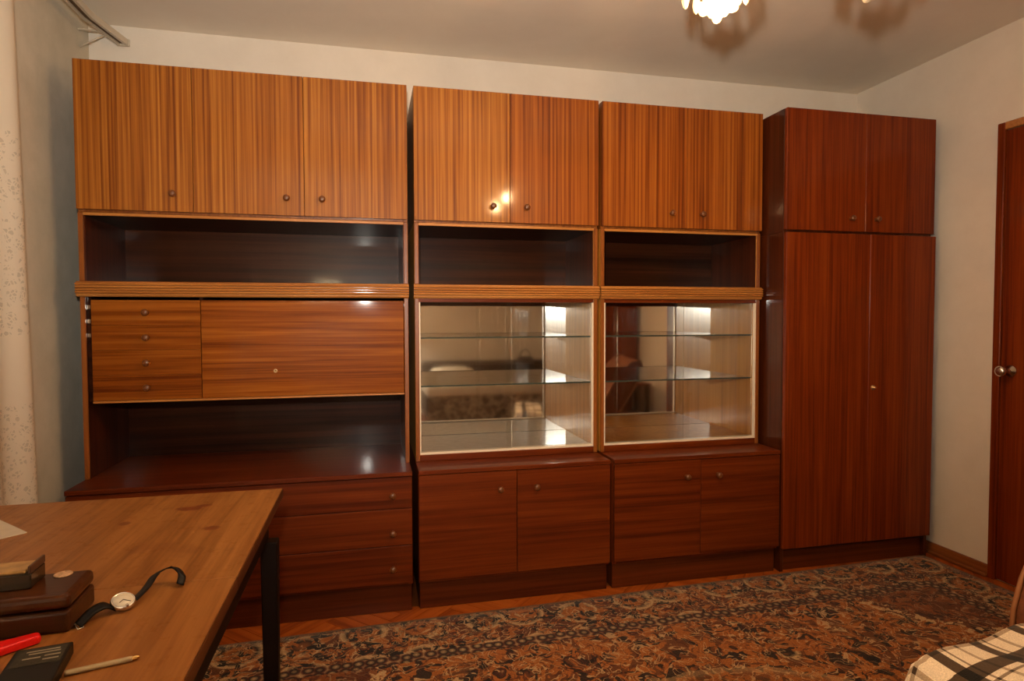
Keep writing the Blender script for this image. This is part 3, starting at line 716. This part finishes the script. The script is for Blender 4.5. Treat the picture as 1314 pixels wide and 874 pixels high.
part('track', railbox(rp, -.010, .010, RZ+.006, RZ+.026), M_RAILD, t)
part('track', railbox(rp, .010, .022, RZ, RZ+.026), M_RAIL, t)
part('end_cap', B().box(.010, .062, -.046, -.036, RZ-.002, RZ+.028, .002), M_RAIL, t)
for yy, xx in ((-.10, .0), (-1.3, -.03), (-2.5, -.03)):
    part('bracket', B().box(XL, xx+.02, yy-.008, yy+.008, RZ+.026, RZ+.032, .001), M_RAIL, t)
    part('bracket', B().tube([(XL+.003, yy, RZ-.045), (xx, yy, RZ+.024)], .004, 6), M_RAIL, t)

# ------------------------------------------------------------------ chandelier
CX, CY = 2.058, -1.873
t = thing('chandelier', 'brass chandelier with lit bulbs and hanging crystal drops on the ceiling', 'chandelier', (CX, CY, ZC))
part('ceiling_rose', B().lathe([(0, 0), (.065, 0), (.06, -.012), (.03, -.03), (.012, -.045), (0, -.045)], 24, (CX, CY, ZC)), M_BRASS, t)
part('stem', B().lathe([(.007, -.04), (.007, -.14), (.02, -.16), (.028, -.19), (.016, -.22), (.01, -.25), (.022, -.27), (.03, -.30), (.018, -.33), (0, -.345)], 16, (CX, CY, ZC)), M_BRASS, t)
bulbs = bmesh.new()
def drop_mesh(L, r):
    b = B().lathe([(0, 0), (r*.35, -.1*L), (r*.8, -.45*L), (r, -.75*L), (r*.6, -.93*L), (0, -L)], 8, smooth=False)
    me = bpy.data.meshes.new('crystal_drop'); b.bm.to_mesh(me); b.bm.free(); me.materials.append(M_CRYSTAL); return me
def ball_mesh(r):
    b = B().sphere((0, 0, 0), r, 12, 8); me = bpy.data.meshes.new('crystal_ball'); b.bm.to_mesh(me); b.bm.free(); me.materials.append(M_CRYSTAL); return me
DROP, BALL, BALLB = drop_mesh(.085, .010), ball_mesh(.0115), ball_mesh(.0115)
def inst(name, me, parent, loc):
    o = bpy.data.objects.new(name, me); COL.objects.link(o); o.parent = parent; o.location = Vector(loc)-root_org(parent); return o
for ang in (120, 240, 0):
    a = math.radians(ang); R = .200; px, py = CX+R*math.cos(a), CY+R*math.sin(a)
    pts = []
    for k in range(13):
        s = k/12; rr = .015+(R-.015)*s; pts.append((CX+rr*math.cos(a), CY+rr*math.sin(a), 2.235-.07*math.sin(s*PI)+(-.10)*s*s))
    arm = part('arm', B().tube(pts, [.008-.003*k/12 for k in range(13)], 8), M_BRASS, t)
    cup = part('shade_ring', B().tube([(px+.088*math.cos(2*PI*k/28), py+.088*math.sin(2*PI*k/28), 2.108) for k in range(28)], .004, 6, True), M_BRASS, t)
    part('lamp_cup', B().lathe([(0, .02), (.018, .02), (.03, .005), (.032, -.004), (.022, -.008), (.014, -.02), (0, -.02)], 18, (px, py, 2.115)), M_BRASS, t)
    for k in range(4):
        q = 2*PI*k/4; part('spoke', B().tube([(px+.02*math.cos(q), py+.02*math.sin(q), 2.115), (px+.088*math.cos(q), py+.088*math.sin(q), 2.108)], .0025, 5), M_BRASS, cup)
    part('bulb', B().sphere((px, py, 1.998), .021, 16, 10, (1, 1, 1.3)), M_BULB if ang else M_BULBOFF, t)
    for k in range(12):
        q = 2*PI*(k+.3)/12; inst('crystal_drop', DROP, cup, (px+.088*math.cos(q), py+.088*math.sin(q), 2.104))
    ring2 = part('inner_ring', B().tube([(px+.04*math.cos(2*PI*k/20), py+.04*math.sin(2*PI*k/20), 2.012) for k in range(20)], .0025, 6, True), M_BRASS, t)
    for k in range(4):
        q = 2*PI*k/4; part('wire', B().tube([(px+.03*math.cos(q), py+.03*math.sin(q), 2.11), (px+.04*math.cos(q), py+.04*math.sin(q), 2.012)], .0012, 5), M_BRASS, ring2)
    for k in range(9):
        q = 2*PI*k/9; inst('crystal_ball', BALL, ring2, (px+.043*math.cos(q), py+.043*math.sin(q), 2.002))
    for k in range(3):
        q = 2*PI*(k+.55)/3; inst('crystal_ball', BALLB, ring2, (px+.034*math.cos(q), py+.034*math.sin(q), 1.985))

# ------------------------------------------------------------------ low lounge chair with plaid blanket
CA = math.radians(13); CO = Vector((2.296, -1.985, 0))
M_UPH = plain('brown_upholstery', (.17, .05, .014), .7, noise=.25, nscale=60)
M_PIPE = plain('piping_cord', (.30, .12, .045), .6)
t = thing('lounge_chair', 'low armless brown upholstered chair with piped curved backrest at the right', 'chair', CO, rotz=CA)
def lp(name, b, mat, parent=None, label=None): return part(name, b, mat, parent or t, label, local=True)
lp('seat', B().box(.02, .62, -.62, -.02, .13, .365, .05, 4), M_UPH)
# backrest profile (x,z) leaning backwards
prof = [(.63, .12), (.70, .14), (.77, .28), (.88, .46), (1.0, .66), (1.05, .80), (1.03, .86), (.96, .85), (.855, .76), (.752, .567), (.653, .454), (.615, .375), (.605, .25)]
bk = B().prism(prof, -.69, .09, 'y')
bmesh.ops.bevel(bk.bm, geom=[e for e in bk.bm.edges], offset=.02, segments=3, profile=.5, affect='EDGES', clamp_overlap=True)
for f in bk.bm.faces: f.smooth = True
back = lp('backrest', bk, M_UPH)
for yy in (.088, -.688): lp('piping', B().tube([(x, yy, z) for x, z in prof], .007, 6, True), M_PIPE, back)
for lx in (.08, .56):
    for ly in (-.08, -.56): lp('leg', B().lathe([(0, .0125), (.014, .0125), (.022, .14), (0, .14)], 12, (lx, ly, 0)), W_LEG)
def plaid_mat():
    m = NT('plaid_wool'); tc = m.n('ShaderNodeUVMap').outputs[0]; sx = m.n('ShaderNodeSeparateXYZ'); m.lk(tc, sx.inputs[0])
    def stripes(c, per, off):
        u = m.math('FRACT', m.math('ADD', m.math('DIVIDE', c, per), off))
        a = m.math('LESS_THAN', m.math('ABSOLUTE', m.math('SUBTRACT', u, .28)), .11)
        b_ = m.math('LESS_THAN', m.math('ABSOLUTE', m.math('SUBTRACT', u, .50)), .022)
        c_ = m.math('LESS_THAN', m.math('ABSOLUTE', m.math('SUBTRACT', u, .80)), .035)
        return m.math('ADD', a, m.math('ADD', m.math('MULTIPLY', b_, .8), m.math('MULTIPLY', c_, .6)), clamp=True)
    s = m.math('ADD', stripes(sx.outputs[0], .17, .72), stripes(sx.outputs[1], .17, .07))
    c = m.ramp(m.math('MULTIPLY', s, .5), [(0, (.92, .82, .68)), (.32, (.46, .36, .26)), (.5, (.085, .055, .035)), (1.0, (.006, .004, .004))])
    n = m.noise(m.coords(), 350, 2); c = m.mix(.4, c, m.ramp(n, [(.3, (.4, .4, .4)), (.7, (1.3, 1.3, 1.3))]), 'MULTIPLY')
    m.put(m.b.inputs['Base Color'], c); m.set(Roughness=.95, Specular_IOR_Level=.05); m.b.inputs['Sheen Weight'].default_value = .2; m.bump(n, .4, .002); return m.m
def plaid(u, v):
    # sheet coordinates, hanging over the front (s<0) and both sides
    s = -.20 + u*.72; q = .12 - v*.86       # q along local y, 0 = far side edge
    x, y, z = s, q, .418
    if s < .03:
        k = .03-s; x = .03 - .05*math.sin(min(k/.05, PI/2)) - .06*max(0, k-.08); z -= max(0, k-.035)*1.0 + .004
    e = 0
    if q > -.03:
        k = q+.03; y = -.03 + .045*math.sin(min(k/.05, PI/2)) + .05*max(0, k-.08); z -= max(0, k-.035)
    if q < -.61:
        k = -.61-q; y = -.61 - .045*math.sin(min(k/.05, PI/2)) - .05*max(0, k-.08); z -= max(0, k-.035)
    if s > .34: z -= .8*(s-.34)**2
    wv = .007*math.sin(s*17+q*9) + .006*math.sin(q*23-s*6+1)
    return Vector((x + (wv*.6 if s < 0 else 0), y, z + wv*(1 if z > .40 else .2)))
pb = B(); pt = bmesh.new(); uvl = pt.loops.layers.uv.new('UVMap'); NU, NV = 70, 66
PV = [[pt.verts.new(plaid(i/NU, j/NV)) for j in range(NV+1)] for i in range(NU+1)]
for i in range(NU):
    for j in range(NV):
        f = pt.faces.new((PV[i][j], PV[i+1][j], PV[i+1][j+1], PV[i][j+1])); f.smooth = True
        for l, (a_, b_) in zip(f.loops, ((i, j), (i+1, j), (i+1, j+1), (i, j+1))): l[uvl].uv = (a_/NU*.72, b_/NV*.86)
pb.join(pt)
bl = solo('plaid_blanket', pb, plaid_mat(), 'black and white plaid wool blanket spread over the low chair seat', 'blanket', CO, local=True)
bl.rotation_euler = (0, 0, CA); md = bl.modifiers.new('thickness', 'SOLIDIFY'); md.thickness = .006; md.offset = 1

# ------------------------------------------------------------------ rear of the room, seen in the mirrors, plus an added fill lamp
M_SOFA = plain('dark_sofa_fabric', (.055, .03, .018), .8, noise=.5, nscale=22)
M_COVER = plain('pale_sofa_cover', (.50, .44, .36), .85, noise=.15, nscale=30)
def pat():
    m = NT('patterned_throw'); v = m.coords(); a = m.voro(v, 9); n = m.noise(v, 7, 4, .7, 2)
    f = m.math('ADD', m.math('MULTIPLY', a, .5), m.math('MULTIPLY', n, .6))
    m.put(m.b.inputs['Base Color'], m.ramp(f, [(.35, (.02, .014, .01)), (.48, (.09, .055, .03)), (.56, (.40, .33, .24)), (.64, (.05, .03, .018)), (.8, (.22, .16, .1))])); m.set(Roughness=.9); return m.m
t = thing('sofa', 'dark sofa with a pale seat cover along the rear wall, seen in the mirrors', 'sofa', (2.6, -4.35, 0))
part('sofa_base', B().box(1.70, 3.40, -4.72, -3.92, .08, .32, .02, 2), M_SOFA, t)
part('seat_cushion', B().box(1.70, 2.55, -4.55, -3.88, .32, .46, .04, 3), M_COVER, t)
part('seat_cushion', B().box(2.55, 3.40, -4.55, -3.88, .32, .46, .04, 3), M_COVER, t)
part('backrest', B().box(1.70, 3.40, -4.78, -4.55, .32, .68, .05, 3), M_SOFA, t)
part('front_skirt', B().box(1.72, 3.38, -3.92, -3.90, .03, .33, .006), pat(), t)
for sx_ in (1.75, 3.32):
    for sy_ in (-4.66, -4.0): part('leg', B().box(sx_, sx_+.05, sy_, sy_+.05, 0, .085, .003), W_LEG, t)
pl_ = B().sphere((0, 0, 0), 1, 24, 16)
for v in pl_.bm.verts:
    p = v.co; f = lambda c: math.copysign(abs(c)**.55, c); v.co = Vector((.27*f(p.x), .17*f(p.y), .085*p.z))
pl_.xf(Matrix.Translation((2.05, -4.30, .552)))
solo('pillow', pl_, plain('white_cotton', (.72, .66, .56), .85, noise=.08, nscale=15), 'white pillow lying on the sofa, seen in the mirror', 'pillow', (2.05, -4.33, .46))
bg = thing('handbag', 'dark handbag standing on the sofa, seen in the mirror', 'bag', (2.98, -4.40, .46))
part('bag_body', B().box(2.88, 3.08, -4.46, -4.34, .465, .74, .04, 4), plain('dark_leather', (.04, .02, .012), .5), bg)
part('bag_strap', B().tube([(2.91, -4.40, .73), (2.93, -4.40, .80), (2.98, -4.40, .83), (3.03, -4.40, .80), (3.05, -4.40, .73)], .008, 8), W_LEG, bg)
t = thing('added_fill_lamp', 'added fill lamp with a pale fabric shade, brightening the rear wall for the mirrors', 'lamp', (.62, -4.30, 0))  # invented lamp, put in so the mirrors reflect a brighter rear room
part('fill_lamp_base', B().lathe([(0, 0), (.14, 0), (.14, .012), (.03, .03), (.012, .05), (0, .05)], 28, (.62, -4.30, 0)), M_BRASS, t)
part('pole', B().lathe([(.011, .045), (.011, 1.40), (.016, 1.41), (.016, 1.45), (0, 1.45)], 14, (.62, -4.30, 0)), M_BRASS, t)
def shade_mat():
    m = NT('fill_lamp_fabric'); m.b.inputs['Base Color'].default_value = (.8, .7, .55, 1); m.set(Roughness=.9)
    tl = m.n('ShaderNodeBsdfTranslucent'); tl.inputs[0].default_value = (.85, .72, .52, 1)
    mx = m.n('ShaderNodeMixShader'); mx.inputs[0].default_value = .6; m.lk(m.b.outputs[0], mx.inputs[1]); m.lk(tl.outputs[0], mx.inputs[2]); m.lk(mx.outputs[0], m.out.inputs[0]); return m.m
part('fill_lamp_shade', B().lathe([(.20, 1.38), (.13, 1.66)], 32, (.62, -4.30, 0)), shade_mat(), t)
part('bulb', B().sphere((.62, -4.30, 1.50), .035, 16, 10), emit('fill_lamp_bulb', (1.0, .88, .70), 1700.0), t)
# cupboard and bedside table along the right wall, behind the camera
t = thing('cupboard', 'tall brown cupboard at the rear right wall, seen in the mirror', 'cupboard', (3.65, -3.5, 0))
cx0, cx1, cy0, cy1 = 3.46, XR-.04, -4.0, -3.0
part('side_panel', B().box(cx0, cx1, cy1-T, cy1, 0, 2.05), W_REDZ, t); part('side_panel', B().box(cx0, cx1, cy0, cy0+T, 0, 2.05), W_REDZ, t)
part('top_panel', B().box(cx0, cx1, cy0+T, cy1-T, 2.032, 2.05), W_REDZ, t); part('bottom_panel', B().box(cx0, cx1, cy0+T, cy1-T, .08, .098), W_REDZ, t)
part('back_panel', B().box(cx1-.008, cx1, cy0+T, cy1-T, .08, 2.03, 0), W_DARK, t); part('plinth', B().box(cx0+.03, cx0+.048, cy0+T, cy1-T, 0, .08), W_PLINTH, t)
for a, c, ky in ((cy0+.001, -3.501, -3.56), (-3.499, cy1-.001, -3.44)):
    dr = part('door', B().box(cx0-.02, cx0-.001, a, c, .085, 2.05, .002), W_REDZ, t)
    part('door_knob', B().lathe([(0, 0), (.009, 0), (.007, .010), (.0135, .02), (.010, .027), (0, .029)], 14, (cx0-.02, ky, 1.0), (-1, 0, 0)), W_KNOB, dr)
t = thing('bedside_table', 'small brown bedside table in front of the rear cupboard, seen in the mirror', 'table', (3.65, -2.8, 0))
part('table_top', B().box(3.42, 3.84, -2.98, -2.62, .53, .555, .003), W_RED, t)
part('shelf', B().box(3.45, 3.81, -2.96, -2.64, .22, .238), W_RED, t)
for ax_ in (3.435, 3.785):
    for ay_ in (-2.97, -2.67): part('leg', B().box(ax_, ax_+.04, ay_, ay_+.04, 0, .53, .002), W_LEG, t)
nb_ = B()
def nap(u, v):
    x = (u-.5)*.30; y = (v-.5)*.26; z = .16*max(0, 1-abs(x)/.14)*(1-.3*abs(y)/.13) + .006*math.sin(x*60+y*30)
    return (3.60+x, -2.80+y, .566+max(z, 0))
solo('folded_cloth', nb_.grid(nap, 24, 16), plain('white_cloth', (.70, .62, .5), .9), 'peaked white cloth on the bedside table, seen in the mirror', 'cloth', (3.60, -2.80, .556)).modifiers.new('thickness', 'SOLIDIFY').thickness = .008

for o in bpy.data.objects:
    if 'org' in o: del o['org']
